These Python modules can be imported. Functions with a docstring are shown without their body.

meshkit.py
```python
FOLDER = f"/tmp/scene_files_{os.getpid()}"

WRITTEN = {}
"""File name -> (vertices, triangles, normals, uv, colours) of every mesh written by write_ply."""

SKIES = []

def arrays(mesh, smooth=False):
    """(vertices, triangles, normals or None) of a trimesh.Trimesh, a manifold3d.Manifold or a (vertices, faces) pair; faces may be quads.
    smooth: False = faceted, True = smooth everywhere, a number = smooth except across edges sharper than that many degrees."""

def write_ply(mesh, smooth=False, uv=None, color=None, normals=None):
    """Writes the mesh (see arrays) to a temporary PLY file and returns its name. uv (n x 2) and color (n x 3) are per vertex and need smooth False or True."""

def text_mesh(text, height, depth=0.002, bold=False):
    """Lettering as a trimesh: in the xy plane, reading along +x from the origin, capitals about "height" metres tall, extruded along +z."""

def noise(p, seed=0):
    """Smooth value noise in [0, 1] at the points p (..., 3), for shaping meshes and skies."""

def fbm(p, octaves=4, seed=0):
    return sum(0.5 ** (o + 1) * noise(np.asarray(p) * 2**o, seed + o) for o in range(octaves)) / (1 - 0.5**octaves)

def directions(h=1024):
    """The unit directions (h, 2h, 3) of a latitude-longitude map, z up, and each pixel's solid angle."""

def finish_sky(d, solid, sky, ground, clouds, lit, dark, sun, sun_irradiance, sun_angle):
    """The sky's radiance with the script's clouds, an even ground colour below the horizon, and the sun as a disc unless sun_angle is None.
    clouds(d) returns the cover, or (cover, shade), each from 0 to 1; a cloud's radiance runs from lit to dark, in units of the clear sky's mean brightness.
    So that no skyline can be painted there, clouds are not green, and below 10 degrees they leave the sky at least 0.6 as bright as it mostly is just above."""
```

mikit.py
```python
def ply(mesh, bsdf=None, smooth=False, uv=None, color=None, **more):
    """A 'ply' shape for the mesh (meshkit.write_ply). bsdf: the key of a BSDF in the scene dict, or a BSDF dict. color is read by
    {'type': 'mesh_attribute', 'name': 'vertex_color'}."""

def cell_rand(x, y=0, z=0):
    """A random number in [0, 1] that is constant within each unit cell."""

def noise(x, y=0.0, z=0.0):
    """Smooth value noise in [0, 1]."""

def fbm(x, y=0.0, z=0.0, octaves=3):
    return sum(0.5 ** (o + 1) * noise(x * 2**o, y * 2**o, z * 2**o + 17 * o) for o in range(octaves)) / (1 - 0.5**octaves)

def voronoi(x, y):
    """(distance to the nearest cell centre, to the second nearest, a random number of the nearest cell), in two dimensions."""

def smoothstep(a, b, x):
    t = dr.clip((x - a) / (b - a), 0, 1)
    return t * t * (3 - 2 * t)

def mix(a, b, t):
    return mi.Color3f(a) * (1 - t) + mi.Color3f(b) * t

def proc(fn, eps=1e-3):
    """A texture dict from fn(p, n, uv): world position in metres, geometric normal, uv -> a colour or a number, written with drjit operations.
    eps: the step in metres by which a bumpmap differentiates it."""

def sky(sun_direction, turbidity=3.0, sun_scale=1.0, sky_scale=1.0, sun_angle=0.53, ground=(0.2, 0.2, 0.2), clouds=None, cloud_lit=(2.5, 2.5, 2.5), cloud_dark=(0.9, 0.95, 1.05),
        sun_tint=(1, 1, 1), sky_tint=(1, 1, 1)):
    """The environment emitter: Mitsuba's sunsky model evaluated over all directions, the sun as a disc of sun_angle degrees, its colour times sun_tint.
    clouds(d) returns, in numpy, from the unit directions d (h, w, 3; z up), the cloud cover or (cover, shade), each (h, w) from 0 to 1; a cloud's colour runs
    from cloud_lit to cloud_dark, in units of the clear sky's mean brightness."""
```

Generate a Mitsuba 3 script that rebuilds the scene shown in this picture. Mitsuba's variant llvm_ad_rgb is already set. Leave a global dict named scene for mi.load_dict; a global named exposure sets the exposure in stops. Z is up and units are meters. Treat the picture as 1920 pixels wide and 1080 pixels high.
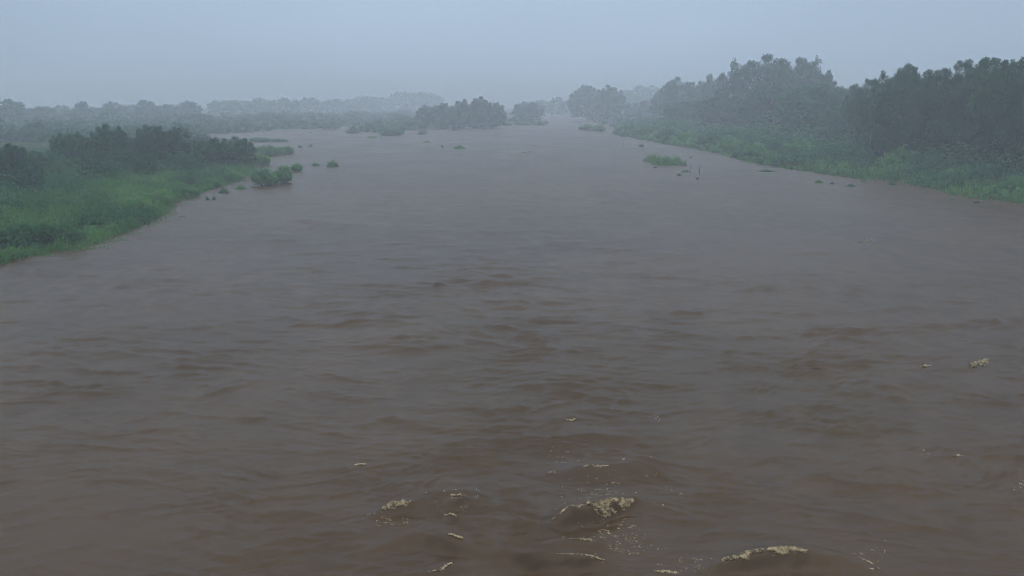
import math
import numpy as np
import trimesh
import mitsuba as mi
import drjit as dr
import mikit
import meshkit
from shapely.geometry import Polygon, LineString
import shapely

T = mi.ScalarTransform4f
scene, labels = {}, {}

# ---------------------------------------------------------------- camera, sky, exposure
FOV = 60.0
EYE = 9.0                                   # metres above the flood water: the deck of a bridge
PITCH = math.radians(11.79)
scene['camera'] = {
    'type': 'perspective', 'fov': FOV, 'fov_axis': 'x', 'near_clip': 0.1, 'far_clip': 6000.0,
    'to_world': T().look_at(origin=[0, 0, EYE], target=[0, math.cos(PITCH), EYE - math.sin(PITCH)], up=[0, 0, 1]),
    'medium': {'type': 'ref', 'id': 'haze_air'},
}
exposure = 2.25


def overcast(d):
    """A closed deck of rain cloud, over twice as bright overhead as at the horizon, a little uneven."""
    q = d / np.maximum(d[..., 2:3] + 0.35, 0.2)
    n = meshkit.fbm(np.stack([q[..., 0] * 0.9 + 3.1, q[..., 1] * 0.9 + 8.7, 0 * q[..., 0]], -1), 4, 5)
    thin = np.clip(d @ np.array([-0.13, 0.985, 0.10]), 0, 1) ** 7
    return np.ones(d.shape[:2]), np.clip(1.04 - np.clip(d[..., 2], 0, 1) - 0.16 * thin + (n - 0.5) * 0.28, 0, 1)


scene['sky_light'] = mikit.sky((0.1, -0.2, 0.95), turbidity=3, sun_scale=0.1, sun_angle=60, ground=(0.2, 0.2, 0.2), clouds=overcast,
                               cloud_lit=(1.74, 2.20, 2.74), cloud_dark=(0.65, 0.86, 1.13))

# ---------------------------------------------------------------- helpers
F = 960 / math.tan(math.radians(FOV / 2))


def ray(u, v):
    x, yd = (u - 960) / F, (v - 540) / F
    c, s = math.cos(PITCH), math.sin(PITCH)
    return np.array([x, c - yd * s, -s - yd * c])


def at(u, v, z=0.0):
    """Where the sight line of a photograph pixel meets the level z."""
    d = ray(u, v)
    k = (z - EYE) / d[2]
    return np.array([d[0] * k, d[1] * k])


def at_depth(u, v, y):
    d = ray(u, v)
    k = y / d[1]
    return d[0] * k, EYE + d[2] * k


def numbered(name):
    if name not in labels:
        return name
    k = 1
    while f'{name}_{k:03d}' in labels:
        k += 1
    return f'{name}_{k:03d}'


def tag(key, label, category=None, group=None, kind=None):
    d = {'label': label}
    if category:
        d['category'] = category
    if group:
        d['group'] = group
    if kind:
        d['kind'] = kind
    labels[key] = d
    return key


def tubes(paths, sides=6):
    """Tapered tubes: each path is a list of (x, y, z, radius)."""
    V, Fc, n0 = [], [], 0
    for p in paths:
        p = np.asarray(p, float)
        tang = np.gradient(p[:, :3], axis=0)
        tang /= np.linalg.norm(tang, axis=1, keepdims=True) + 1e-9
        ref = np.where(np.abs(tang[:, 2:3]) > 0.9, [[1.0, 0, 0]], [[0, 0, 1.0]])
        a = np.cross(tang, ref)
        a /= np.linalg.norm(a, axis=1, keepdims=True) + 1e-9
        b = np.cross(tang, a)
        ang = np.arange(sides) * 2 * np.pi / sides
        ring = p[:, None, :3] + p[:, None, 3:4] * (np.cos(ang)[None, :, None] * a[:, None] + np.sin(ang)[None, :, None] * b[:, None])
        V.append(ring.reshape(-1, 3))
        for i in range(len(p) - 1):
            for j in range(sides):
                q0, q1 = n0 + i * sides + j, n0 + i * sides + (j + 1) % sides
                Fc += [[q0, q1, q1 + sides], [q0, q1 + sides, q0 + sides]]
        top = n0 + (len(p) - 1) * sides
        Fc += [[top, top + j, top + j + 1] for j in range(1, sides - 1)]
        n0 += len(p) * sides
    return np.vstack(V), np.array(Fc)


def leaves(P, N, size, rng, narrow=0.55):
    """One small diamond leaf spray of two triangles at each point of P, roughly square to N."""
    n = len(P)
    N = N + rng.normal(0, 0.55, (n, 3))
    N /= np.linalg.norm(N, axis=1, keepdims=True) + 1e-9
    r = rng.normal(0, 1, (n, 3))
    a = np.cross(N, r)
    a /= np.linalg.norm(a, axis=1, keepdims=True) + 1e-9
    b = np.cross(N, a)
    L = (np.asarray(size) * rng.uniform(0.6, 1.4, n))[:, None]
    bend = N * L * rng.uniform(0.0, 0.35, (n, 1))
    v = np.stack([P - a * L, P + b * L * narrow + bend, P + a * L, P - b * L * narrow + bend], 1).reshape(-1, 3)
    i = np.arange(n)[:, None] * 4
    f = np.concatenate([i + [0, 1, 2], i + [0, 2, 3]], 1).reshape(-1, 3)
    return v, f


def soft(parts, bsdf):
    """Leaf sprays whose shading follows the clump they belong to: parts are (mesh of leaves, one direction per leaf)."""
    v, f = join([p[0] for p in parts])
    n = np.vstack([np.repeat(p[1], 4, axis=0) for p in parts])
    n = n / (np.linalg.norm(n, axis=1, keepdims=True) + 1e-9)
    return {'type': 'ply', 'filename': meshkit.write_ply((v, f), normals=n), 'face_normals': False, 'bsdf': {'type': 'ref', 'id': bsdf}}


def join(parts):
    V, Fc, n = [], [], 0
    for v, f in parts:
        V.append(v)
        Fc.append(f + n)
        n += len(v)
    return np.vstack(V), np.vstack(Fc)


def sphere_dirs(n, rng):
    d = rng.normal(0, 1, (n, 3))
    return d / np.linalg.norm(d, axis=1, keepdims=True)


# ---------------------------------------------------------------- materials
def muddy(p, n, uv):
    a = mikit.fbm(p.x * 0.16 + 3, p.y * 0.10, 0.0, 4)
    b = mikit.fbm(p.x * 1.3, p.y * 0.8 + 9, 0.0, 3)
    t = mikit.smoothstep(0.3, 0.7, a * 0.65 + b * 0.35)
    return mikit.mix((0.072, 0.036, 0.011), (0.092, 0.048, 0.017), t)


def ripples(p, n, uv):
    wx = mikit.noise(p.x * 0.9, p.y * 0.7, 1.0) * 1.6
    a = mikit.noise(p.x * 3.1 + wx, p.y * 5.3 + wx, 0.0)
    b = mikit.noise(p.x * 7.7 - p.y * 2.0, p.y * 10.0 + p.x * 2.3, 4.0)
    c = mikit.noise(p.x * 17.0 + p.y * 6.0, p.y * 21.0 - p.x * 5.0, 7.0)
    return a * 0.6 + b * 0.3 + c * 0.13


scene['muddy_water'] = {'type': 'bumpmap', 'arbitrary': mikit.proc(ripples, eps=0.01), 'scale': 0.030,
                        'bsdf': {'type': 'roughplastic', 'distribution': 'ggx', 'alpha': 0.15, 'int_ior': 1.33, 'nonlinear': False,
                                 'diffuse_reflectance': mikit.proc(muddy)}}


def leaf_colour(dark, light, scale):
    def fn(p, n, uv):
        a = mikit.fbm(p.x * scale, p.y * scale, p.z * scale * 1.4, 3)
        b = mikit.fbm(p.x * scale * 0.3 + 5, p.y * scale * 0.3, 2.0, 2)        # one plant to the next
        return mikit.mix(dark, light, mikit.smoothstep(0.28, 0.72, a * 0.5 + b * 0.5))
    return fn


def foliage(dark, light, scale, trans=0.9):
    """Wet leaves: about half of what they do not absorb passes through."""
    return {'type': 'principledthin', 'base_color': mikit.proc(leaf_colour(dark, light, scale)), 'roughness': 0.8, 'eta': 1.06, 'diff_trans': trans}


scene['dark_foliage'] = foliage((0.007, 0.042, 0.022), (0.020, 0.090, 0.038), 0.35)
scene['mid_foliage'] = foliage((0.016, 0.070, 0.034), (0.044, 0.145, 0.054), 0.45)
scene['bank_foliage'] = foliage((0.036, 0.124, 0.042), (0.122, 0.275, 0.076), 0.45)
scene['grass_green'] = foliage((0.062, 0.165, 0.050), (0.150, 0.295, 0.082), 0.35)


def bark(p, n, uv):
    return mikit.mix((0.045, 0.038, 0.032), (0.10, 0.085, 0.07), mikit.fbm(p.x * 8, p.y * 8, p.z * 1.6, 3))


scene['bark'] = {'type': 'principled', 'base_color': mikit.proc(bark), 'roughness': 0.85}


def soil(p, n, uv):
    a = mikit.fbm(p.x * 0.5, p.y * 0.5, 0.0, 4)
    return mikit.mix((0.060, 0.050, 0.034), (0.040, 0.070, 0.028), mikit.smoothstep(0.35, 0.6, a))


scene['soil'] = {'type': 'diffuse', 'reflectance': mikit.proc(soil)}


def froth(p, n, uv):
    a = mikit.fbm(p.x * 16, p.y * 14, p.z * 16, 3)
    return mikit.mix((0.13, 0.078, 0.036), (0.52, 0.39, 0.205), mikit.smoothstep(0.3, 0.68, a))


scene['froth'] = {'type': 'principled', 'base_color': mikit.proc(froth), 'roughness': 0.5}
scene['wet_wood'] = {'type': 'diffuse', 'reflectance': {'type': 'rgb', 'value': [0.095, 0.092, 0.062]}}

# ---------------------------------------------------------------- land and water outlines
SPIT = [(-160, 640), (-40, 505), (60, 477), (150, 462), (230, 432), (285, 408), (300, 392), (370, 362), (405, 350), (440, 340), (470, 322), (476, 306), (470, 292), (430, 276), (396, 268), (386, 262),
        (390, 254), (430, 250), (480, 247), (600, 240), (680, 234), (760, 226), (880, 218), (990, 213)]
WOODED = [(2300, 455), (2100, 408), (1920, 381), (1800, 364), (1700, 342), (1600, 333), (1500, 319), (1440, 310), (1400, 301), (1340, 286), (1270, 273), (1200, 262), (1150, 251), (1165, 243), (1130, 232), (1100, 222),
          (1070, 215), (1050, 212)]
ISLAND = [(655, 245), (720, 249), (770, 244), (850, 240), (940, 236), (1025, 235), (1025, 231), (940, 229), (860, 230), (760, 234), (690, 238)]
spit = [at(*p) for p in SPIT]
wooded = [at(*p) for p in WOODED]
LAND = [Polygon(spit + [(60, 900), (60, 1500), (-1500, 1500), (-1500, 0), (-70, 0)]).buffer(0),
        Polygon(wooded + [(50, 900), (50, 1500), (1500, 1500), (1500, 0), (120, 0)]).buffer(0),
        Polygon([at(*p) for p in ISLAND]).buffer(0)]
LAND_ALL = shapely.union_all(LAND + [Polygon([(-1500, 900), (1500, 900), (1500, 1560), (-1500, 1560)])])


def shore(x, y):
    """Signed distance to the water's edge, positive on land."""
    pts = shapely.points(x, y)
    d = shapely.distance(LAND_ALL.boundary, pts)
    return np.where(shapely.contains_xy(LAND_ALL, x, y), d, -d)


def ground_z(x, y, s=None):
    s = shore(x, y) if s is None else s
    n = meshkit.fbm(np.stack([x / 9.0, y / 9.0, 0 * x], -1), 3, 3) - 0.5
    return np.where(s > 0, 0.40 * (1 - np.exp(-s / 4.0)) + 0.012 * np.minimum(s, 90) + n * 0.5 * np.minimum(s / 6, 1) + 0.03, np.maximum(0.35 * s, -1.6))


def axis(edges):
    return np.unique(np.concatenate([np.arange(a, b, st) for a, b, st in edges]))


gx = axis([(-1500, -300, 60), (-300, -110, 8), (-110, 110, 2.0), (110, 300, 8), (300, 1501, 60)])
gy = axis([(-700, 0, 50), (0, 30, 5), (30, 160, 1.6), (160, 420, 4), (420, 900, 15), (900, 1561, 60)])
X, Y = np.meshgrid(gx, gy)
Z = ground_z(X.ravel(), Y.ravel())
nx, ny = len(gx), len(gy)


def grid_faces(ny, nx):
    i, j = np.meshgrid(np.arange(ny - 1), np.arange(nx - 1), indexing='ij')
    q = (i * nx + j).ravel()
    return np.vstack([np.stack([q, q + 1, q + nx + 1], 1), np.stack([q, q + nx + 1, q + nx], 1)])


scene['ground'] = mikit.ply((np.stack([X.ravel(), Y.ravel(), Z], 1), grid_faces(ny, nx)), 'soil', smooth=True)
tag('ground', 'low muddy banks and river bed under the flood and the vegetation', kind='structure')

# ---------------------------------------------------------------- the flood water
# standing waves and breaking crests: (pixel polyline, height, back width, front width)
CRESTS = [
    ([(1010, 992), (1050, 982), (1100, 968), (1160, 956), (1195, 950), (1225, 955)], 0.19, 0.60, 0.20),
    ([(1300, 1082), (1350, 1066), (1400, 1056), (1470, 1049), (1540, 1052), (1640, 1064)], 0.17, 0.60, 0.20),
    ([(680, 974), (715, 966), (760, 958), (800, 958), (850, 972)], 0.13, 0.50, 0.20),
    ([(815, 966), (850, 978), (880, 995), (905, 1015), (960, 1040)], 0.07, 0.50, 0.34),
    ([(690, 1034), (760, 1012), (800, 1010), (860, 1022), (940, 1048)], 0.11, 0.50, 0.24),
    ([(920, 1050), (1000, 1058), (1060, 1056), (1110, 1060), (1165, 1062)], 0.13, 0.45, 0.18),
    ([(1000, 1032), (1060, 1026), (1110, 1023), (1170, 1018)], 0.10, 0.45, 0.22),
    ([(1010, 897), (1080, 888), (1130, 884), (1190, 880), (1230, 890), (1285, 912)], 0.14, 0.65, 0.28),
    ([(770, 950), (840, 938), (880, 930), (935, 927)], 0.10, 0.45, 0.20),
    ([(1710, 716), (1790, 700), (1830, 688), (1870, 674)], 0.18, 0.8, 0.32),
    ([(1060, 818), (1150, 824), (1190, 832), (1260, 842)], 0.11, 0.60, 0.28),
    ([(665, 800), (720, 787), (760, 790), (820, 800)], 0.10, 0.65, 0.28),
    ([(690, 662), (790, 653), (860, 642)], 0.12, 0.8, 0.36),
    ([(940, 732), (1000, 722), (1050, 718)], 0.12, 0.7, 0.32),
    ([(1000, 472), (1040, 467), (1080, 472)], 0.13, 1.5, 0.9),
    ([(770, 1088), (830, 1075), (870, 1056)], 0.11, 0.4, 0.2),
    ([(1010, 793), (1070, 786), (1130, 792)], 0.12, 0.6, 0.26),
    ([(100, 750), (190, 738), (265, 733)], 0.10, 0.7, 0.32),
    ([(370, 744), (440, 727), (490, 716)], 0.10, 0.6, 0.28),
    ([(1400, 484), (1530, 474), (1640, 482)], 0.16, 1.5, 0.8),
    ([(1470, 534), (1550, 526), (1640, 534)], 0.15, 1.3, 0.7),
    ([(1520, 624), (1640, 612), (1770, 620)], 0.14, 1.1, 0.5),
    ([(1600, 588), (1700, 578), (1820, 588)], 0.14, 1.1, 0.5),
    ([(1750, 886), (1810, 870), (1880, 876)], 0.10, 0.6, 0.28),
    ([(790, 842), (870, 826), (930, 832), (1010, 824)], 0.09, 0.6, 0.28),
]
CREST_XY = [(np.array([at(*p) for p in c[0]]), *c[1:]) for c in CRESTS]


def noise2(x, y, seed):
    return meshkit.noise(np.stack([x, y, np.full_like(x, seed * 3.7 + 0.31)], -1), seed)


def turn(x, y, deg):
    c, s = math.cos(math.radians(deg)), math.sin(math.radians(deg))
    return x * c - y * s, x * s + y * c


def blob(x, y, u, v, rx, ry):
    c = at(u, v)
    return np.exp(-((x - c[0]) / rx) ** 2 - ((y - c[1]) / ry) ** 2)


WAVES = []
_r = np.random.default_rng(5)
for lam, n, slope in ((5.5, 5, 0.010), (3.4, 6, 0.018), (2.1, 8, 0.036), (1.35, 9, 0.074), (0.85, 10, 0.112), (0.52, 9, 0.118), (0.32, 8, 0.100), (0.19, 7, 0.070)):
    for _ in range(n):
        l = lam * _r.uniform(0.8, 1.25)
        th = math.radians(_r.normal(4, 24))
        WAVES.append((2 * math.pi / l * math.sin(th), 2 * math.pi / l * math.cos(th), slope * l / (2 * math.pi) * math.sqrt(2.0 / n) * 1.5, _r.uniform(0, 6.28), l))


def water_z(x, y, cell=None):
    """Height of the flood surface: short-crested chop in uneven patches and the standing waves of the current."""
    cell = np.zeros_like(x) if cell is None else cell
    wx = (noise2(x / 5, y / 4, 1) - 0.5) * 2.2 + (noise2(x / 1.4, y / 1.2, 14) - 0.5) * 0.5
    wy = (noise2(x / 5, y / 4, 2) - 0.5) * 2.2 + (noise2(x / 1.4, y / 1.2, 15) - 0.5) * 0.5
    patch = noise2(x / 15, y / 20, 3) * 0.6 + noise2(x / 5, y / 7, 4) * 0.4
    rough = 0.40 + 0.85 * np.clip((patch - 0.28) * 2.2, 0, 1)
    rough = rough + 0.35 * blob(x, y, 1020, 960, 5.0, 6.0) + 0.25 * blob(x, y, 1650, 590, 13, 13) + 0.2 * blob(x, y, 950, 420, 22, 22) + 0.28 * blob(x, y, 1000, 500, 6, 14) + 0.28 * blob(x, y, 1020, 640, 4, 8) + 0.4 * blob(x, y, 1000, 760, 3, 4)
    calm = 0.38 + 1.9 * np.clip((noise2(x / 3.2, y / 2.0, 16) * 0.65 + noise2(x / 1.3, y / 0.9, 17) * 0.35 - 0.3) * 1.7, 0, 1) ** 2
    z = np.zeros_like(x)
    for kx, ky, amp, ph, l in WAVES:
        keep = np.clip(l / (2.6 * cell + 1e-6) - 0.8, 0, 1)
        s = np.sin(kx * (x + wx) + ky * (y + wy) + ph)
        z = z + amp * (rough * calm if l < 3 else rough) * keep * (np.exp(2.0 * (s - 1)) * 1.75 - 0.45)
    for c, (pts, amp, wb, wf) in enumerate(CREST_XY):
        lo, hi = pts.min(0) - 3 * wb, pts.max(0) + 3 * wb
        m = (x > lo[0]) & (x < hi[0]) & (y > lo[1]) & (y < hi[1])
        if not m.any():
            continue
        px, py = x[m], y[m]
        jit = (noise2(px / 0.35, py / 0.35, 11) - 0.5) * 0.14 + (noise2(px / 0.9, py / 0.9, 12) - 0.5) * 0.3
        o = np.argsort(pts[:, 0])
        yc = np.interp(px, pts[o, 0], pts[o, 1]) + jit
        span = pts[o[-1], 0] - pts[o[0], 0]
        t = (px - pts[o[0], 0]) / span
        ends = np.clip(np.minimum(t + 0.10, 1.10 - t) / 0.5, 0, 1)
        ends = ends * ends * (3 - 2 * ends)
        s = py - yc
        prof = np.where(s > 0, np.exp(-np.abs(s / wb) ** 1.4), np.exp(-(s / wf) ** 2) - 0.30 * np.exp(-((s + 1.9 * wf) / (1.3 * wf)) ** 2))
        z[m] += (1.45 if c < 9 else 0.75) * amp * prof * ends * (0.8 + 0.4 * noise2(px / 0.5, py / 0.5, 13))
    return z


rows = [-60.0, -20.0, 0.0, 6.0]
y = 10.0
while y < 720:
    rows.append(y)
    y += max(0.024, y * y / (EYE * 887) * 0.74)
rows += [760, 820, 900]
rows = np.array(rows)
cols = np.concatenate([[-9, -5, -3, -2.0, -1.5], np.linspace(-1.2, 1.2, 660), [1.5, 2.0, 3, 5, 9]])
half = 2.0 + 0.60 * np.maximum(rows, 4)
WX = cols[None, :] * half[:, None]
WY = np.repeat(rows[:, None], len(cols), 1)
cell = np.repeat(np.gradient(rows)[:, None], len(cols), 1)
WX, WY, cell = WX.ravel(), WY.ravel(), cell.ravel()
WZ = water_z(WX, WY, cell)
scene['river'] = mikit.ply((np.stack([WX, WY, WZ], 1), grid_faces(len(rows), len(cols))), 'muddy_water', smooth=True)
tag('river', 'wide brown flooded river with choppy muddy water', kind='structure')

# ---------------------------------------------------------------- plants: forms
rng = np.random.default_rng(11)


def tree_form(seed, n_leaf, leaf, lobes=22, spread=0.42, low=-0.55, spiky=0.0, flat=0.85, holes=0.0):
    """A tree one metre tall, its crown a dome of leafy lobes with ragged sprays outside: (trunk mesh, crown mesh)."""
    r = np.random.default_rng(seed)
    paths = [[[0, 0, -0.06, 0.030], [r.normal(0, .01), r.normal(0, .01), 0.12, 0.024], [r.normal(0, .03), r.normal(0, .03), 0.34, 0.019], [r.normal(0, .04), r.normal(0, .04), 0.62, 0.012], [r.normal(0, .04), r.normal(0, .04), 0.85, 0.004]]]
    lo = [(np.array([0, 0, 0.52]), 0.26)]
    for k in range(lobes):
        uz = low + (1.0 - low) * (k + 0.5) / lobes
        a = k * 2.39996 + r.uniform(-0.5, 0.5)
        rr = math.sqrt(max(1 - uz * uz, 0))
        if uz < 0 and not holes:
            rr = max(rr, 0.80)
        rad = r.uniform(0.105, 0.165)
        shell = r.uniform(0.86, 1.06)
        c = np.array([math.cos(a) * rr * (spread - rad * 0.8), math.sin(a) * rr * (spread - rad * 0.8), 0.51 + uz * (0.49 - rad * flat)]) * [shell, shell, 1]
        c[2] -= (1.06 - shell) * 0.25 * max(uz, 0)
        lo.append((c, rad))
        paths.append([[0, 0, max(0.08, c[2] * 0.5), 0.010], [c[0] * .5, c[1] * .5, c[2] * .78, 0.007], [*c, 0.003]])
    for c, rad in lo[1:]:
        for _ in range(4):
            d = c - [0, 0, 0.45]
            d = d / (np.linalg.norm(d) + 1e-6) + r.normal(0, 0.5, 3) + [0, 0, 0.25 + 0.5 * spiky]
            d /= np.linalg.norm(d)
            lo.append((c + d * rad * r.uniform(0.75, 1.0 + 0.4 * spiky), rad * r.uniform(0.22, 0.45)))
    wt = np.array([rad ** 2 for _, rad in lo])
    cnt = np.maximum((n_leaf * wt / wt.sum()).astype(int), 6)
    P, N = [], []
    for (c, rad), n in zip(lo, cnt):
        d = sphere_dirs(n, r)
        q = c + d * (rad * r.uniform(0.55, 1.06, (n, 1))) * [1, 1, flat]
        P.append(q)
        N.append(d + [0, 0, 0.5])
    P, N = np.vstack(P), np.vstack(N)
    if holes:
        keep = meshkit.noise(P * 8 + seed, seed) > holes
        P, N = P[keep], N[keep]
    P[:, 2] = np.maximum(P[:, 2], 0.01)
    C = P - [0, 0, 0.42]
    C = C / (np.linalg.norm(C, axis=1, keepdims=True) + 1e-6)
    return tubes(paths, 5), (leaves(P, N, leaf, r), 0.65 * C + 0.35 * N + r.normal(0, 0.05, N.shape))


def shrub_form(seed, n_leaf, leaf, lobes=9, upright=0.0):
    """A bush one metre tall and about 1.2 wide, leafy down to its foot: (stems, foliage)."""
    r = np.random.default_rng(seed)
    paths, P, N = [], [], []
    for k in range(lobes):
        a = k * 2.39996 + r.uniform(-.5, .5)
        d = 0.42 * math.sqrt((k + 0.4) / lobes)
        top = (1.0 - 0.55 * (d / 0.45) ** 2) * r.uniform(0.8, 1.0)
        c = np.array([math.cos(a) * d, math.sin(a) * d, top * 0.55])
        n = n_leaf // lobes
        q = sphere_dirs(n, r)
        rr = r.uniform(0.55, 1.08, (n, 1))
        p = c + q * rr * [0.22, 0.22, top * 0.47]
        P.append(p)
        N.append(q + [0, 0, 0.4])
        paths.append([[c[0] * .15, c[1] * .15, -0.08, 0.012], [c[0] * .6, c[1] * .6, top * .4, 0.008], [c[0], c[1], top * .9, 0.003]])
    P = np.vstack(P)
    P[:, 2] = np.maximum(P[:, 2], 0.0)
    N = np.vstack(N)
    return tubes(paths, 4), (leaves(P, N, leaf, r, 0.5 - 0.3 * upright), 0.6 * (P - [0, 0, 0.25]) * 1.6 + 0.4 * N + r.normal(0, 0.05, N.shape))


def blades(bx, by, bz, h, w, rng, lean=0.25):
    """Bent grass blades of three triangles."""
    n = len(bx)
    a = rng.uniform(0, 2 * np.pi, n)
    side = np.stack([np.cos(a), np.sin(a), 0 * a], 1) * (w / 2)[:, None]
    b = rng.uniform(0, 2 * np.pi, n)
    out = np.stack([np.cos(b), np.sin(b), 0 * b], 1) * (h * rng.uniform(0, lean, n) * 2)[:, None]
    base = np.stack([bx, by, bz], 1)
    mid = base + out * 0.3 + np.stack([0 * h, 0 * h, h * 0.6], 1)
    tip = base + out + np.stack([0 * h, 0 * h, h * rng.uniform(0.8, 1.0, n)], 1)
    v = np.stack([base - side, base + side, mid + side * .8, mid - side * .8, tip], 1).reshape(-1, 3)
    i = np.arange(n)[:, None] * 5
    return v, np.concatenate([i + [0, 1, 2], i + [0, 2, 3], i + [3, 2, 4]], 1).reshape(-1, 3)


def clump_form(seed, n):
    """A tuft of tall grass one metre tall, about one metre wide."""
    r = np.random.default_rng(seed)
    a, d = r.uniform(0, 2 * np.pi, n), 0.5 * np.sqrt(r.uniform(0, 1, n))
    h = (1.0 - 1.45 * d) * r.uniform(0.45, 1.0, n) + 0.05
    return blades(d * np.cos(a), d * np.sin(a), np.full(n, -0.08), h, np.full(n, 0.05), r)


FORMS = {
    'round': [(101, 22000, 0.0155, 26, 0.43, -0.95, 0.1), (102, 22000, 0.0155, 24, 0.44, -0.95, 0.1), (103, 22000, 0.0155, 28, 0.42, -0.95, 0.2)],
    'ragged': [(201, 21000, 0.015, 24, 0.43, -0.95, 0.3), (202, 21000, 0.015, 22, 0.42, -0.95, 0.45), (203, 21000, 0.015, 20, 0.44, -0.95, 0.25)],
    'leafy': [(111, 15000, 0.018, 24, 0.43, -0.95, 0.2), (112, 15000, 0.018, 22, 0.44, -0.95, 0.5), (113, 15000, 0.018, 26, 0.42, -0.95, 0.35)],
    'open': [(301, 14000, 0.015, 17, 0.43, -0.55, 0.3), (302, 14000, 0.015, 15, 0.43, -0.5, 0.4)],
    'far': [(401, 8500, 0.025, 22, 0.44, -0.95, 0.1), (402, 8500, 0.025, 20, 0.43, -0.95, 0.2), (403, 8500, 0.025, 24, 0.44, -0.95, 0.0)],
}
for kind, specs in FORMS.items():
    for k, (seed, n, leaf, lobes, spread, lowest, spiky) in enumerate(specs):
        trunk, crown = tree_form(seed, n, leaf, lobes, spread, lowest, spiky, holes=0.38 if kind == 'open' else 0.0)
        scene[f'form_{kind}_{k}'] = {'type': 'shapegroup', 'trunk': mikit.ply(trunk, 'bark', smooth=40),
                                     'crown': soft([crown], 'mid_foliage' if kind == 'leafy' or (kind in ('round', 'ragged') and k == 1) else 'dark_foliage')}
for k in range(4):
    stems, fol = shrub_form(500 + k, 2200, 0.045)
    scene[f'form_shrub_{k}'] = {'type': 'shapegroup', 'stem': mikit.ply(stems, 'bark'), 'foliage': soft([fol], 'bank_foliage')}
    scene[f'form_darkshrub_{k}'] = {'type': 'shapegroup', 'stem': mikit.ply(stems, 'bark'), 'foliage': soft([fol], 'mid_foliage')}
for k in range(3):
    scene[f'form_grass_{k}'] = {'type': 'shapegroup', 'blade': mikit.ply(clump_form(600 + k, 260), 'grass_green')}
COUNT = {'leafy': 3, 'round': 3, 'ragged': 3, 'open': 2, 'far': 3, 'shrub': 4, 'darkshrub': 4, 'grass': 3}
WIDTH = {'leafy': 0.86, 'round': 0.86, 'ragged': 0.90, 'open': 0.84, 'far': 0.86, 'shrub': 1.1, 'darkshrub': 1.1, 'grass': 1.0}
used = {}


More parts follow.
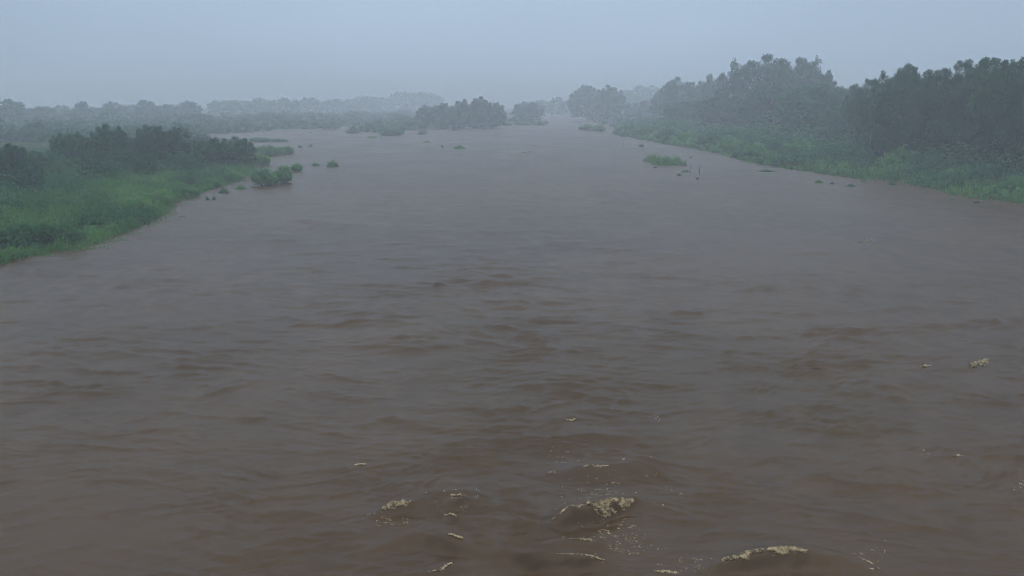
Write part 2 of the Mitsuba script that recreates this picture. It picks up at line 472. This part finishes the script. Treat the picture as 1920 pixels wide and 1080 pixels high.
def plant(name, kind, x, yy, z, w, h, label, category, group):
    key = numbered(name)
    tag(key, label, category, group)
    i = used[kind] = used.get(kind, -1) + 1
    s = w / WIDTH[kind]
    scene[key] = {'type': 'instance', 'shapegroup': {'type': 'ref', 'id': f'form_{kind}_{i % COUNT[kind]}'},
                  'to_world': T().translate([float(x), float(yy), float(z)]).rotate([0, 0, 1], float(rng.uniform(0, 360))).scale([float(s), float(s), float(h)])}
    return key


def gz(x, yy):
    return float(ground_z(np.array([x]), np.array([yy]))[0])


def tree(u, v, depth, wpx, kind, label, group):
    x, top = at_depth(u, v, depth)
    z = max(gz(x, depth), -0.3)
    k = F / (depth * math.cos(PITCH) + (EYE - top) * math.sin(PITCH))
    h = (top - z) * 1.02
    return plant('broadleaf_tree', kind, x, depth, z - 0.05, max(wpx / k, 0.62 * h), h, label, 'tree', group)


# ---------------------------------------------------------------- trees, group by group (photograph pixel of the top, distance, width in pixels)
G1 = 'dark trees on the grassy spit'
for u, v, dd, w, kind, lab in [
    (22, 272, 92, 70, 'round', 'small dark tree at the picture edge end of the spit thicket'),
    (58, 282, 96, 72, 'round', 'low dark rounded tree beside the small tree at the spit edge'),
    (-18, 280, 86, 60, 'round', 'dark tree half cut off by the picture edge at the start of the spit thicket'),
    (48, 304, 82, 64, 'leafy', 'low green tree in front of the small dark trees at the spit edge'),
    (95, 284, 98, 60, 'leafy', 'lowest pale green tree in the dip of the spit thicket'),
    (116, 251, 102, 53, 'leafy', 'dark tree with a small overhanging top next to the dip'),
    (145, 251, 106, 65, 'leafy', 'round topped dark tree beside the overhanging one on the spit'),
    (175, 262, 108, 60, 'leafy', 'slightly lower tree between the round top and the pointed tree'),
    (205, 235, 108, 79, 'leafy', 'tallest dark tree of the spit with a pointed tip'),
    (242, 258, 110, 67, 'leafy', 'low tree just after the pointed tallest tree on the spit'),
    (282, 235, 112, 67, 'leafy', 'tall bumpy tree at the middle of the spit thicket'),
    (312, 246, 114, 58, 'leafy', 'tree with a rounded shoulder beside the bumpy tall spit tree'),
    (336, 239, 114, 58, 'open', 'dark spit tree with small gaps under its crest'),
    (364, 262, 117, 60, 'leafy', 'low tree in the notch towards the river end of the spit'),
    (400, 258, 119, 67, 'leafy', 'second tree from the river end of the dark spit thicket'),
    (441, 257, 121, 74, 'leafy', 'last dark tree at the river end of the spit, beside open water'),
    (262, 285, 98, 72, 'leafy', 'low dark tree in front of the bumpy tall spit tree'),
    (185, 290, 94, 72, 'leafy', 'low dark tree in front of the pointed spit tree'),
    (340, 285, 106, 72, 'leafy', 'low dark tree standing before the notch of the spit thicket'),
]:
    tree(u, v, dd, w, kind, lab, G1)

G2 = 'misty trees behind the spit'
for i, (u, v, dd, w) in enumerate([(-6, 185, 315, 92), (50, 203, 344, 56), (82, 199, 359, 50), (113, 196, 439, 32), (128, 206, 373, 40), (153, 190, 366, 36), (184, 201, 395, 50), (212, 191, 378, 46), (242, 197, 439, 50),
                                   (272, 187, 395, 46), (314, 195, 417, 60), (355, 189, 425, 46), (330, 219, 344, 62), (368, 212, 337, 52), (390, 228, 331, 36), (290, 215, 339, 60), (30, 222, 329, 80), (110, 224, 342, 90), (180, 224, 348, 80)]):
    lab = ['large misty tree cut by the picture edge behind the spit', 'second misty tree from the picture edge behind the spit', 'third misty tree from the picture edge behind the spit',
           'small faint tree top peeping over the third and fifth misty trees', 'low misty tree before the narrow domed one', 'narrow domed misty tree standing clear above its neighbours', 'low misty tree after the narrow domed one',
           'misty tree with wispy twigs on its crown', 'faint low tree between the wispy tree and the broad dome', 'broad domed misty tree above the pointed spit tree', 'wide low misty tree after the broad dome',
           'pale misty tree top above the bumpy spit tree', 'darker misty tree in the lower row above the spit', 'dark misty tree near the end of the tree line behind the spit',
           'last misty tree where the line behind the spit drops to open water', 'dark low misty tree under the broad dome', 'low misty tree over the edge end of the spit', 'low misty tree over the dip of the spit', 'low misty tree above the overhanging spit tree'][i]
    tree(u, v, dd, w, 'open' if i == 7 else 'far', lab, G2)

G3 = 'faint trees of the far bank'
for i, (u, v, dd, w) in enumerate([(418, 188, 557, 62), (446, 188, 570, 54), (487, 183, 583, 36), (512, 187, 589, 36), (533, 183, 596, 32), (550, 187, 610, 30), (580, 182, 648, 40), (605, 190, 674, 44), (627, 185, 700, 52), (660, 186, 726, 50),
                                   (684, 180, 778, 54), (716, 183, 804, 54), (750, 171, 842, 44), (783, 173, 842, 62), (808, 175, 842, 50)]):
    tree(u, v, dd, w, 'far', ['first', 'second', 'third', 'fourth', 'fifth', 'sixth', 'seventh', 'eighth', 'ninth', 'tenth', 'eleventh', 'twelfth'][i] + ' faint tree of the far bank, counted from the end of the misty line' if i < 12 else
         ['faint far tree with a small knob at the start of the tall flat crest', 'faint wide tree in the middle of the tall flat crest', 'faint tree where the flat crest slopes down behind the island'][i - 12], G3)

G4 = 'trees on the mid river island'
for u, v, dd, w, lab in [(800, 199, 330, 44, 'lowest rounded tree at the sloping end of the island'), (832, 193, 330, 48, 'second tree along the island from its sloping end'), (866, 189, 334, 46, 'island tree just before the highest one'),
                         (902, 184, 334, 52, 'highest tree of the island in mid river'), (930, 192, 330, 38, 'last tree at the steep end of the island'), (850, 205, 324, 60, 'low tree in front of the island crest'), (905, 205, 324, 60, 'low tree in front of the highest island tree')]:
    tree(u, v, dd, w, 'round', lab, G4)
tree(990, 190, 430, 58, 'far', 'lone misty dome shaped tree beyond the low islet', 'distant trees up the channel')
for u, v, dd, w, lab in [(1012, 188, 640, 52, 'faint tree just behind the lone dome shaped tree'), (1044, 181, 640, 30, 'faint flat topped tree at the head of the channel'), (1068, 186, 640, 44, 'faint tree between the channel head and the twin trees')]:
    tree(u, v, dd, w, 'far', lab, 'distant trees up the channel')

G5 = 'trees of the wooded bank'
for u, v, dd, w, kind, lab in [
    (1101, 160, 470, 66, 'round', 'paler of the two twin round trees at the far end of the wooded bank'),
    (1146, 163, 437, 55, 'round', 'darker of the two twin round trees at the far end of the wooded bank'),
    (1170, 172, 728, 66, 'far', 'faint tree just beside the twin round trees'),
    (1206, 160, 728, 88, 'far', 'faint broad hump of a tree behind the gap after the twin trees'),
    (1190, 193, 448, 48, 'far', 'low dark tree in the gap after the twin trees'),
    (1222, 186, 437, 48, 'far', 'low tree at the foot of the rising tree line past the gap'),
    (1242, 168, 386, 44, 'far', 'first tree of the rising line after the gap'),
    (1273, 149, 358, 70, 'round', 'rounded bluish tree of the rising line'),
    (1308, 153, 358, 51, 'round', 'pale tree next to the rounded bluish one'),
    (1338, 145, 336, 62, 'round', 'flat topped pale tree before the tallest trees'),
    (1388, 115, 265, 78, 'open', 'tall sparse tree with sky showing through, first of the tallest group'),
    (1437, 109, 260, 129, 'round', 'tallest broad domed tree of the wooded bank'),
    (1492, 112, 257, 70, 'open', 'tall tree with a small separate head beside the broad dome'),
    (1521, 111, 254, 76, 'open', 'tall tree with a drooping open crown and holes of sky'),
    (1546, 135, 250, 56, 'ragged', 'stepped tree where the tallest group drops away'),
    (1532, 156, 196, 140, 'round', 'wide dark tree in front of the drooping open crown'),
    (1580, 160, 238, 78, 'far', 'low hazy tree in the saddle of the tree line'),
    (1450, 165, 228, 126, 'round', 'hazy lower tree in front of the tallest dome'),
    (1370, 175, 254, 126, 'round', 'hazy lower tree below the sparse tall tree'),
    (1300, 188, 286, 112, 'round', 'hazy lower tree under the rounded bluish tree'),
    (1612, 163, 165, 64, 'ragged', 'low dark tree where the dark near wood begins after the saddle'),
    (1640, 151, 150, 66, 'ragged', 'dark tree with a small leaning tuft on the rising edge'),
    (1667, 138, 138, 81, 'ragged', 'dark tree with a spiky shoulder before the highest spikes'),
    (1692, 128, 128, 65, 'ragged', 'first of the two highest spiky topped dark trees'),
    (1714, 126, 123, 71, 'ragged', 'second of the two highest spiky topped dark trees'),
    (1746, 141, 122, 71, 'ragged', 'flat topped dark tree after the highest spikes'),
    (1773, 136, 121, 62, 'ragged', 'dark tree with a single spike in the second notch'),
    (1812, 124, 116, 99, 'round', 'round topped green tree after the single spike'),
    (1848, 120, 113, 84, 'round', 'greenish tree with a level top near the picture edge'),
    (1879, 110, 111, 90, 'round', 'highest light green tree near the picture edge'),
    (1918, 107, 103, 81, 'ragged', 'tall dark tree cut by the picture edge over the wood'),
    (1965, 112, 101, 108, 'round', 'tree mostly outside the picture beyond the tall edge tree'),
    (1896, 200, 108, 84, 'round', 'dark bushy tree low at the picture edge in front of the wood'),
    (1575, 195, 172, 84, 'round', 'dark lower tree below the saddle of the tree line'),
]:
    tree(u, v, dd, w, kind, lab, G5)

# ---------------------------------------------------------------- bushes and tufts standing in or at the water
def low(u, vtop, vbase, wpx, kind, label, group, name='shrub', category='bush'):
    x, yy = at(u, vbase)
    k = math.hypot(EYE, yy)
    _, top = at_depth(u, vtop, yy)
    return plant(name, kind, x, yy + 0.3, -0.05, wpx * k / F, max(top + 0.05, 0.25) * (1.3 if kind == 'grass' else 1.0), label, category, group)


GB = 'bushes standing in the flood'
for u, vt, vb, w, kind, lab in [
    (493, 305, 349, 52, 'shrub', 'largest green bush in the water off the end of the spit'),
    (531, 303, 344, 46, 'shrub', 'green bush beside the largest one off the spit'),
    (556, 302, 322, 26, 'shrub', 'small bush at the outer tip of the bush row off the spit'),
    (480, 283, 311, 60, 'shrub', 'bush in the water just behind the last dark spit tree'),
    (502, 268, 292, 66, 'shrub', 'bush of the second row behind the spit end'),
    (538, 270, 289, 30, 'shrub', 'small bush at the outer end of the second row'),
    (486, 255, 266, 44, 'shrub', 'faint bush of the third row behind the spit end'),
    (522, 258, 266, 34, 'shrub', 'faint low bush at the outer end of the third row'),
    (617, 219, 243, 42, 'darkshrub', 'hazy rounded bush on the far bank edge'),
    (575, 230, 242, 40, 'darkshrub', 'hazy flat bush next to the rounded one on the far bank'),
    (692, 230, 247, 44, 'darkshrub', 'rounded bush at the tapering tail of the island'),
    (732, 237, 254, 58, 'darkshrub', 'flat dark bush in front of the island tail'),
    (745, 229, 244, 50, 'darkshrub', 'bush between the island tail and the first island tree'),
    (775, 222, 243, 50, 'darkshrub', 'bush leaning against the first island tree'),
    (660, 239, 250, 30, 'darkshrub', 'small hazy bush at the very tail of the island'),
    (853, 233, 245, 12, 'darkshrub', 'narrow upright bush in front of the island trees'),
    (792, 242, 252, 18, 'darkshrub', 'little bush just before the island shore'),
    (980, 221, 235, 34, 'darkshrub', 'bush on the low islet with a bump'),
    (1012, 224, 235, 32, 'darkshrub', 'bush at the blunt end of the low islet'),
    (952, 224, 233, 30, 'darkshrub', 'low bush joining the islet to the island'),
    (1104, 229, 244, 40, 'shrub', 'low bush islet off the twin trees'),
    (1124, 230, 247, 30, 'shrub', 'second bush of the islet off the twin trees'),
]:
    low(u, vt, vb, w, kind, lab, GB)
GT = 'grass tufts in the flood'
for u, vt, vb, w, lab in [
    (623, 294, 313, 24, 'small bright green tuft alone in the water off the bush row'),
    (590, 303, 311, 18, 'faint little tuft between the bush row and the lone tuft'),
    (450, 344, 355, 24, 'low grass tuft in the gap between the spit and the bush row'),
    (418, 348, 363, 18, 'tuft with bare stalks at the near corner of the spit'),
    (387, 366, 376, 9, 'first of two tiny dark tufts off the spit shore'),
    (399, 366, 375, 9, 'second of two tiny dark tufts off the spit shore'),
    (205, 420, 438, 50, 'grass tuft awash in front of the spit shore'),
    (68, 452, 472, 22, 'grass tuft set apart at the near end of the spit shore'),
    (862, 270, 279, 24, 'flat tuft in open water below the island'),
    (800, 262, 267, 14, 'small dark tuft in open water off the island tail'),
    (829, 270, 276, 6, 'tiny dark speck of grass between the two tufts below the island'),
    (697, 254, 259, 26, 'thin low tuft in front of the island tail'),
    (580, 245, 249, 12, 'faint dot of grass near the far bank bushes'),
    (562, 270, 277, 9, 'faint dot of grass off the second bush row'),
    (582, 267, 275, 8, 'second faint dot of grass off the second bush row'),
    (1224, 281, 303, 34, 'tall end of the bright grass islet by the wooded bank'),
    (1246, 284, 309, 46, 'middle of the bright grass islet by the wooded bank'),
    (1268, 288, 309, 40, 'outer end of the bright grass islet by the wooded bank'),
    (1203, 266, 275, 10, 'little tuft between the grass islet and the wooded bank'),
    (1287, 316, 323, 18, 'sparse tuft just off the grass islet'),
    (1250, 268, 272, 12, 'low tuft close to the wooded shore behind the grass islet'),
    (1537, 333, 343, 16, 'dark tuft stranded off the middle of the wooded shore'),
    (1596, 343, 350, 17, 'flat dark tuft stranded beside the middle tuft'),
    (1622, 333, 342, 14, 'tuft near the hazy stretch of the wooded shore'),
    (1674, 336, 348, 14, 'tuft off the hazy stretch of the wooded shore'),
    (1788, 368, 376, 12, 'small pointed tuft off the shore near the picture edge'),
    (1822, 361, 372, 20, 'leafy tuft close to the shore near the picture edge'),
    (1845, 366, 375, 14, 'last tuft in the water near the picture edge'),
    (1790, 358, 366, 24, 'flat tuft right at the shore near the picture edge'),
    (1440, 316, 322, 34, 'low bright tuft along the wooded shore past the grass islet'),
]:
    low(u, vt, vb, w, 'grass', lab, GT, 'grass_tuft', 'grass')

for u, vt, vb, wpx, lab in [(1168, 264, 277, 1.6, 'thin upright stick standing in the water before the wooded bank'), (1285, 299, 311, 2.6, 'stick with a broad foot beside the grass islet'), (1294, 308, 322, 2.2, 'leafy stick between the two other sticks'),
                            (1311, 309, 325, 3.0, 'thickest dead stick, farthest out from the grass islet'), (1283, 310, 311.5, 9, 'short log lying at the foot of the stick by the grass islet')]:
    x, yy = at(u, vb)
    k = math.hypot(EYE, yy) / F
    _, top = at_depth(u, vt, yy)
    key = numbered('dead_stick')
    if wpx > 5:
        pts = [[[x - 6 * k, yy, 0.05, 0.05], [x, yy + .1, 0.12, 0.09], [x + 6 * k, yy, 0.04, 0.05]]]
    else:
        pts = [[[x, yy, -0.5, wpx * k * .3], [x + .03, yy, top * .5, wpx * k * .22], [x - .02, yy, top, wpx * k * .15]], [[x, yy, top * .45, wpx * k * .14], [x + .22, yy + .1, top * .75, wpx * k * .1]], [[x, yy, top * .2, wpx * k * .15], [x - .2, yy - .1, top * .5, wpx * k * .1]]]
    scene[key] = mikit.ply(tubes(pts, 6), 'wet_wood', smooth=40)
    tag(key, lab, 'stick', 'sticks by the grass islet')

for u, v, w, lab in [(1273, 329, 10, 'dark bit of driftwood below the grass islet'), (1294, 296, 8, 'dark bit of driftwood behind the sticks'), (1228, 315, 8, 'speck of driftwood in front of the grass islet'), (1560, 345, 8, 'sliver of driftwood between the two stranded tufts'),
                     (1831, 381, 14, 'flat sliver of driftwood off the shore near the picture edge'), (1308, 336, 6, 'small driftwood below the thickest stick')]:
    x, yy = at(u, v)
    k = math.hypot(EYE, yy) / F
    pts = [[[x - w * k / 2, yy, .02, .05], [x - w * k * .1, yy + .15, .13, .12], [x + w * k / 2, yy - .1, .03, .05]], [[x, yy, .05, .07], [x + w * k * .2, yy, .35, .02]]]
    key = numbered('driftwood')
    scene[key] = mikit.ply(tubes(pts, 6), 'wet_wood', smooth=40)
    tag(key, lab, 'driftwood', 'driftwood off the wooded shore')

# ---------------------------------------------------------------- bushes one can pick out on the banks
GS = 'bushes on the grassy spit'
for u, vt, vb, w, kind, lab in [
    (30, 408, 468, 100, 'shrub', 'big green bush at the near edge corner of the spit'), (85, 405, 462, 70, 'shrub', 'green bush behind the set apart grass tuft'), (130, 415, 462, 64, 'shrub', 'bush at the shore after the small gap of water'),
    (15, 362, 420, 90, 'darkshrub', 'bush against the picture edge halfway up the spit'), (75, 370, 415, 60, 'darkshrub', 'dark bush in the middle of the near spit'), (125, 360, 410, 74, 'shrub', 'light green bush behind the shore bush'),
    (255, 362, 407, 68, 'shrub', 'rounded bush jutting out at the spit shore'), (300, 347, 388, 62, 'shrub', 'bush on the shore after the jutting one'), (345, 342, 370, 54, 'shrub', 'third shore bush towards the spit end'), (390, 330, 352, 50, 'shrub', 'fourth shore bush towards the spit end'),
    (435, 318, 338, 44, 'shrub', 'last shore bush under the end tree of the spit'), (200, 318, 348, 44, 'shrub', 'pale bush under the pointed spit tree'), (130, 330, 365, 60, 'darkshrub', 'dark bush under the overhanging spit tree'), (40, 322, 372, 84, 'darkshrub', 'dark bush under the edge trees of the spit'),
    (180, 380, 425, 60, 'shrub', 'bush between the rounded shore bush and the awash tuft'),
]:
    low(u, vt, vb, w, kind, lab, GS)
GW = 'bushes along the wooded shore'
for u, vt, vb, w, kind, lab in [
    (1905, 320, 372, 70, 'shrub', 'green shore bush at the picture edge'), (1850, 300, 350, 80, 'darkshrub', 'dark bush behind the shore near the picture edge'), (1800, 305, 345, 70, 'shrub', 'bush before the round green tree'), (1745, 275, 330, 80, 'darkshrub', 'tall dark bush under the flat topped tree'),
    (1690, 265, 325, 80, 'shrub', 'yellowish green bush under the highest spikes'), (1620, 265, 312, 90, 'darkshrub', 'wide dark bush where the dark near wood begins'), (1560, 262, 305, 70, 'darkshrub', 'dark bush under the saddle'), (1500, 255, 298, 70, 'shrub', 'bush under the drooping open crown'),
    (1450, 255, 295, 60, 'darkshrub', 'bush under the tallest domed tree'), (1415, 262, 300, 50, 'shrub', 'bright bush at the shore before the tallest trees'), (1370, 250, 287, 50, 'shrub', 'shore bush behind the grass islet'), (1330, 245, 278, 50, 'darkshrub', 'darker shore bush behind the grass islet'),
    (1290, 240, 270, 46, 'shrub', 'shore bush under the pale tree of the rising line'), (1250, 236, 264, 46, 'darkshrub', 'shore bush under the rounded bluish tree'), (1210, 232, 258, 46, 'shrub', 'shore bush at the foot of the rising line'), (1175, 230, 252, 40, 'darkshrub', 'last shore bush before the gap with the twin trees'),
]:
    low(u, vt, vb, w, kind, lab, GW)

# ---------------------------------------------------------------- undergrowth and grass: nobody could count it
def scatter(n, x0, x1, y0, y1, smin, smax, seed):
    r = np.random.default_rng(seed)
    x, yy = r.uniform(x0, x1, n), r.uniform(y0, y1, n)
    s = shore(x, yy)
    k = (s > smin) & (s < smax) & (np.abs(x) < 0.66 * yy + 6)
    return x[k], yy[k], s[k], r


near_parts, brush_parts, far_parts = [], [], []
for n, x0, x1, y0, y1, smax, leaf, nl, grow, seed in [(5600, -75, -18, 36, 135, 40, 0.10, 96, 1.0, 1), (3200, 14, 110, 70, 170, 40, 0.19, 90, 1.35, 2), (3400, 8, 150, 170, 330, 60, 0.38, 56, 1.6, 3),
                                                      (2400, -260, -50, 185, 480, 70, 0.6, 90, 1.9, 4), (700, -60, 16, 240, 360, 30, 0.4, 50, 1.5, 5), (2500, -160, 200, 330, 760, 60, 0.9, 60, 1.9, 6)]:
    x, yy, s, r = scatter(n, x0, x1, y0, y1, -0.2, smax, seed)
    g = ground_z(x, yy, s)
    big = np.clip((meshkit.noise(np.stack([x / 5, yy / 6, 0 * x], -1), 21) - 0.2) * 1.5, 0, 1)
    size = (0.30 + 0.95 * big) * np.clip(0.75 + s / 10, 0.5, 2.0 if grow < 1.8 else 1.3) * r.uniform(0.5, 1.4, len(x)) * np.where((r.uniform(0, 1, len(x)) < 0.13) & (grow < 1.4), 1.8, 0.95) * grow
    d = sphere_dirs(len(x) * nl, r).reshape(len(x), nl, 3)
    d[..., 2] = np.abs(d[..., 2]) * 1.2 - 0.15
    P = np.stack([x, yy, g], 1)[:, None] + d * size[:, None, None] * r.uniform(0.5, 1.15, (len(x), nl, 1)) * [1.0, 1.0, 1.1]
    N = d.reshape(-1, 3) + [0, 0, 0.5]
    mesh, nn = leaves(P.reshape(-1, 3), N, leaf, r), N + r.normal(0, 0.1, N.shape)
    if grow > 1.8:
        far_parts.append((mesh, nn))
        continue
    dark = np.repeat(meshkit.noise(np.stack([x / 4, yy / 7, 0 * x], -1), 27) + s / (38 if seed == 1 else 20) > 0.72, nl)
    for pick, into in ((~dark, near_parts), (dark, brush_parts)):
        m = int(pick.sum())
        into.append(((mesh[0].reshape(-1, 4, 3)[pick].reshape(-1, 3), mesh[1][:2 * m]), nn[pick]))
scene['undergrowth'] = soft(near_parts, 'bank_foliage')
scene['brush'] = soft(brush_parts, 'mid_foliage')
tag('brush', 'darker brush in patches among the bright grass and up to the trees', kind='stuff', category='brush')
scene['thicket'] = soft(far_parts, 'dark_foliage')
tag('thicket', 'misty dark thicket on the low land behind the spit and far upstream', kind='stuff', category='thicket')
tag('undergrowth', 'dense low green undergrowth covering both river banks', kind='stuff', category='undergrowth')

parts = []
for n, x0, x1, y0, y1, smax, per, h, w, seed in [(9000, -75, -18, 34, 130, 26, 18, 1.25, 0.045, 31), (12000, -45, -19, 34, 78, 1.6, 20, 0.95, 0.04, 34), (9000, 18, 60, 74, 140, 1.5, 12, 0.8, 0.07, 35), (6000, 14, 100, 70, 180, 16, 10, 1.2, 0.08, 32), (4000, 8, 120, 180, 330, 18, 8, 1.4, 0.16, 33)]:
    x, yy, s, r = scatter(n, x0, x1, y0, y1, -2.6, smax, seed)
    wade = (s > -0.5) | (r.uniform(0, 1, len(s)) < 0.22 * np.exp((s + 0.5) / 1.1))      # half-drowned stems thin out into the water
    k = wade & ((s > -0.3) | (yy > 52)) & ((meshkit.noise(np.stack([x / 5, yy / 5, 0 * x], -1), 22) > 0.30) | (s < 0.3))
    x, yy, s = x[k], yy[k], s[k]
    bx, by = np.repeat(x, per) + r.normal(0, 0.25, len(x) * per), np.repeat(yy, per) + r.normal(0, 0.25, len(x) * per)
    hh = np.repeat(np.clip(0.5 + (s + 0.7) / 3, 0.38, 1.0) * r.uniform(0.6, 1.2, len(x)) * h, per) * r.uniform(0.6, 1.1, len(bx))
    parts.append(blades(bx, by, np.maximum(np.repeat(ground_z(x, yy, s), per), -0.15), hh, np.full(len(bx), w), r))
scene['grass'] = mikit.ply(join(parts), 'grass_green')
tag('grass', 'tall green grass growing along the flooded shores', kind='stuff', category='grass')

# ---------------------------------------------------------------- foam
ICO = trimesh.creation.icosphere(0)


def lumps(P, rad, r):
    v0, f0 = np.array(ICO.vertices), np.array(ICO.faces)
    n = len(P)
    sc = r.uniform(0.6, 1.5, (n, 1, 3)) * rad[:, None, None] * [1.3, 1.0, 0.8]
    v = P[:, None] + v0[None] * sc * r.uniform(0.75, 1.25, (n, len(v0), 1))
    f = (f0[None] + (np.arange(n) * len(v0))[:, None, None]).reshape(-1, 3)
    return v.reshape(-1, 3), f


MINOR = []


def foam(poly, n, depth, rad, label, lift=0.02, seed=0, group='foam on breaking wave crests'):
    r = np.random.default_rng(900 + seed)
    pts = np.array([at(*p) for p in poly])
    seg = np.r_[0, np.cumsum(np.linalg.norm(np.diff(pts, axis=0), axis=1))]
    t = r.uniform(0, 1, n * 2)
    x = np.interp(t * seg[-1], seg, pts[:, 0])
    yy = np.interp(t * seg[-1], seg, pts[:, 1])
    env = np.clip(np.minimum(t, 1 - t) * 5, 0.15, 1)
    off = -(r.uniform(0, 1, len(x)) ** 1.5 - 0.12) * depth * env
    x, yy = x + r.normal(0, rad, len(x)), yy + off
    q = lambda a, b, k: meshkit.noise(np.stack([x / a, yy / b, 0 * x], -1), k)
    k = np.argsort(-(q(0.14, 0.035, 40 + seed) + 0.7 * q(0.16, 0.12, 41 + seed) + 0.5 * env * (1 - np.abs(off) / depth) + r.uniform(0, 0.45, len(x))))[:n]
    x, yy = x[k], yy[k]
    z = water_z(x, yy) + (r.uniform(-0.2, 0.6, len(x)) + 0.9 * q(0.09, 0.09, 60 + seed) - 0.2) * lift
    mesh = lumps(np.stack([x, yy, z], 1), rad * r.uniform(0.35, 1.25, len(x)), r)
    if not label:
        MINOR.append(mesh)
        return
    key = numbered('wave_foam')
    scene[key] = mikit.ply(mesh, 'froth')
    tag(key, label, 'foam', group)


foam([(1095, 972), (1130, 966), (1160, 958), (1188, 952)], 2300, 0.20, 0.0105, 'biggest splash of tan foam on the wave below the picture centre', 0.05, 1)
foam([(1035, 988), (1060, 980), (1100, 972)], 420, 0.06, 0.010, '', 0.02, 2)
foam([(1355, 1064), (1400, 1057), (1440, 1052), (1475, 1050), (1525, 1052)], 2600, 0.15, 0.0105, 'long curling crest of beige foam at the bottom picture edge', 0.045, 3)
foam([(712, 968), (735, 962), (770, 959)], 800, 0.14, 0.011, 'pale broken splash standing apart below the picture centre', 0.06, 4)
foam([(828, 972), (840, 976), (855, 980)], 90, 0.05, 0.014, '', 0.03, 5)
foam([(832, 1020), (850, 1020), (868, 1023)], 90, 0.04, 0.013, '', 0.03, 6)
foam([(1040, 1058), (1070, 1056), (1100, 1060), (1132, 1062)], 130, 0.05, 0.011, '', 0.02, 7)
foam([(1060, 1026), (1090, 1025), (1135, 1022)], 100, 0.05, 0.011, '', 0.02, 8)
foam([(1815, 694), (1835, 686), (1852, 678)], 700, 0.28, 0.018, 'tan foam crest on the open water near the picture edge', 0.09, 9)
foam([(1090, 889), (1115, 887), (1140, 886)], 90, 0.06, 0.012, '', 0.02, 10)
foam([(1028, 894), (1040, 891), (1052, 888)], 30, 0.05, 0.012, '', 0.02, 11)
foam([(1140, 905), (1160, 904)], 40, 0.05, 0.013, '', 0.02, 12)
foam([(843, 943), (860, 938), (878, 935)], 70, 0.07, 0.012, '', 0.03, 13)
foam([(1055, 790), (1080, 788)], 60, 0.08, 0.015, '', 0.03, 14)
foam([(660, 877), (675, 874), (685, 875)], 50, 0.07, 0.014, '', 0.04, 15)
foam([(1727, 692), (1745, 688)], 50, 0.10, 0.018, '', 0.04, 16)
foam([(1225, 1078), (1250, 1075), (1275, 1077)], 120, 0.08, 0.013, '', 0.03, 17)
foam([(1610, 1050), (1635, 1058), (1650, 1072)], 90, 0.05, 0.012, '', 0.02, 18)
foam([(1785, 862), (1805, 858)], 40, 0.08, 0.014, '', 0.03, 19)
foam([(798, 1080), (825, 1074), (848, 1060)], 110, 0.05, 0.012, '', 0.03, 20)
foam([(960, 290), (978, 287), (998, 284)], 60, 1.6, 0.09, '', 0.12, 21)
foam([(1605, 455), (1640, 451)], 45, 0.4, 0.028, '', 0.08, 22)

# single flecks and drops, too many and too small to pick out
r = np.random.default_rng(77)
P, R = [], []
for u, v, ru, rv, n in [(1120, 930, 70, 60, 60), (1150, 1000, 60, 40, 70), (1190, 1020, 50, 30, 40), (850, 950, 60, 25, 20), (1040, 855, 20, 25, 10), (1233, 783, 8, 4, 5), (1735, 855, 8, 6, 6), (1915, 910, 15, 10, 10), (1630, 1040, 40, 40, 16), (700, 975, 40, 8, 10), (1300, 1060, 60, 20, 20), (740, 985, 60, 12, 14), (1250, 900, 60, 40, 8)]:
    for _ in range(n):
        x, yy = at(r.normal(u, ru * .5), min(r.normal(v, rv * .5), 1090))
        m = r.integers(1, 5)
        for _ in range(m):
            P.append([x + r.normal(0, .03), yy + r.normal(0, .02)])
            R.append(r.uniform(.005, .013))
P, R = np.array(P), np.array(R)
scene['foam_flecks'] = mikit.ply(join(MINOR + [lumps(np.column_stack([P, water_z(P[:, 0].copy(), P[:, 1].copy()) + 0.003]), R, r)]), 'froth')
tag('foam_flecks', 'scattered tiny white foam flecks around the breaking waves', 'foam', kind='stuff')

# ---------------------------------------------------------------- rain haze
scene['haze_air'] = {'type': 'homogeneous', 'albedo': {'type': 'rgb', 'value': [0.955, 0.97, 0.985]}, 'sigma_t': 0.0023, 'phase': {'type': 'hg', 'g': 0.35}}
scene['haze'] = {'type': 'cube', 'to_world': T().translate([0, 430, 11.0]).scale([1560, 1180, 14.0]), 'bsdf': {'type': 'null'}, 'interior': {'type': 'ref', 'id': 'haze_air'}}
tag('haze', 'pale rain haze filling the whole river valley', 'haze', kind='stuff')
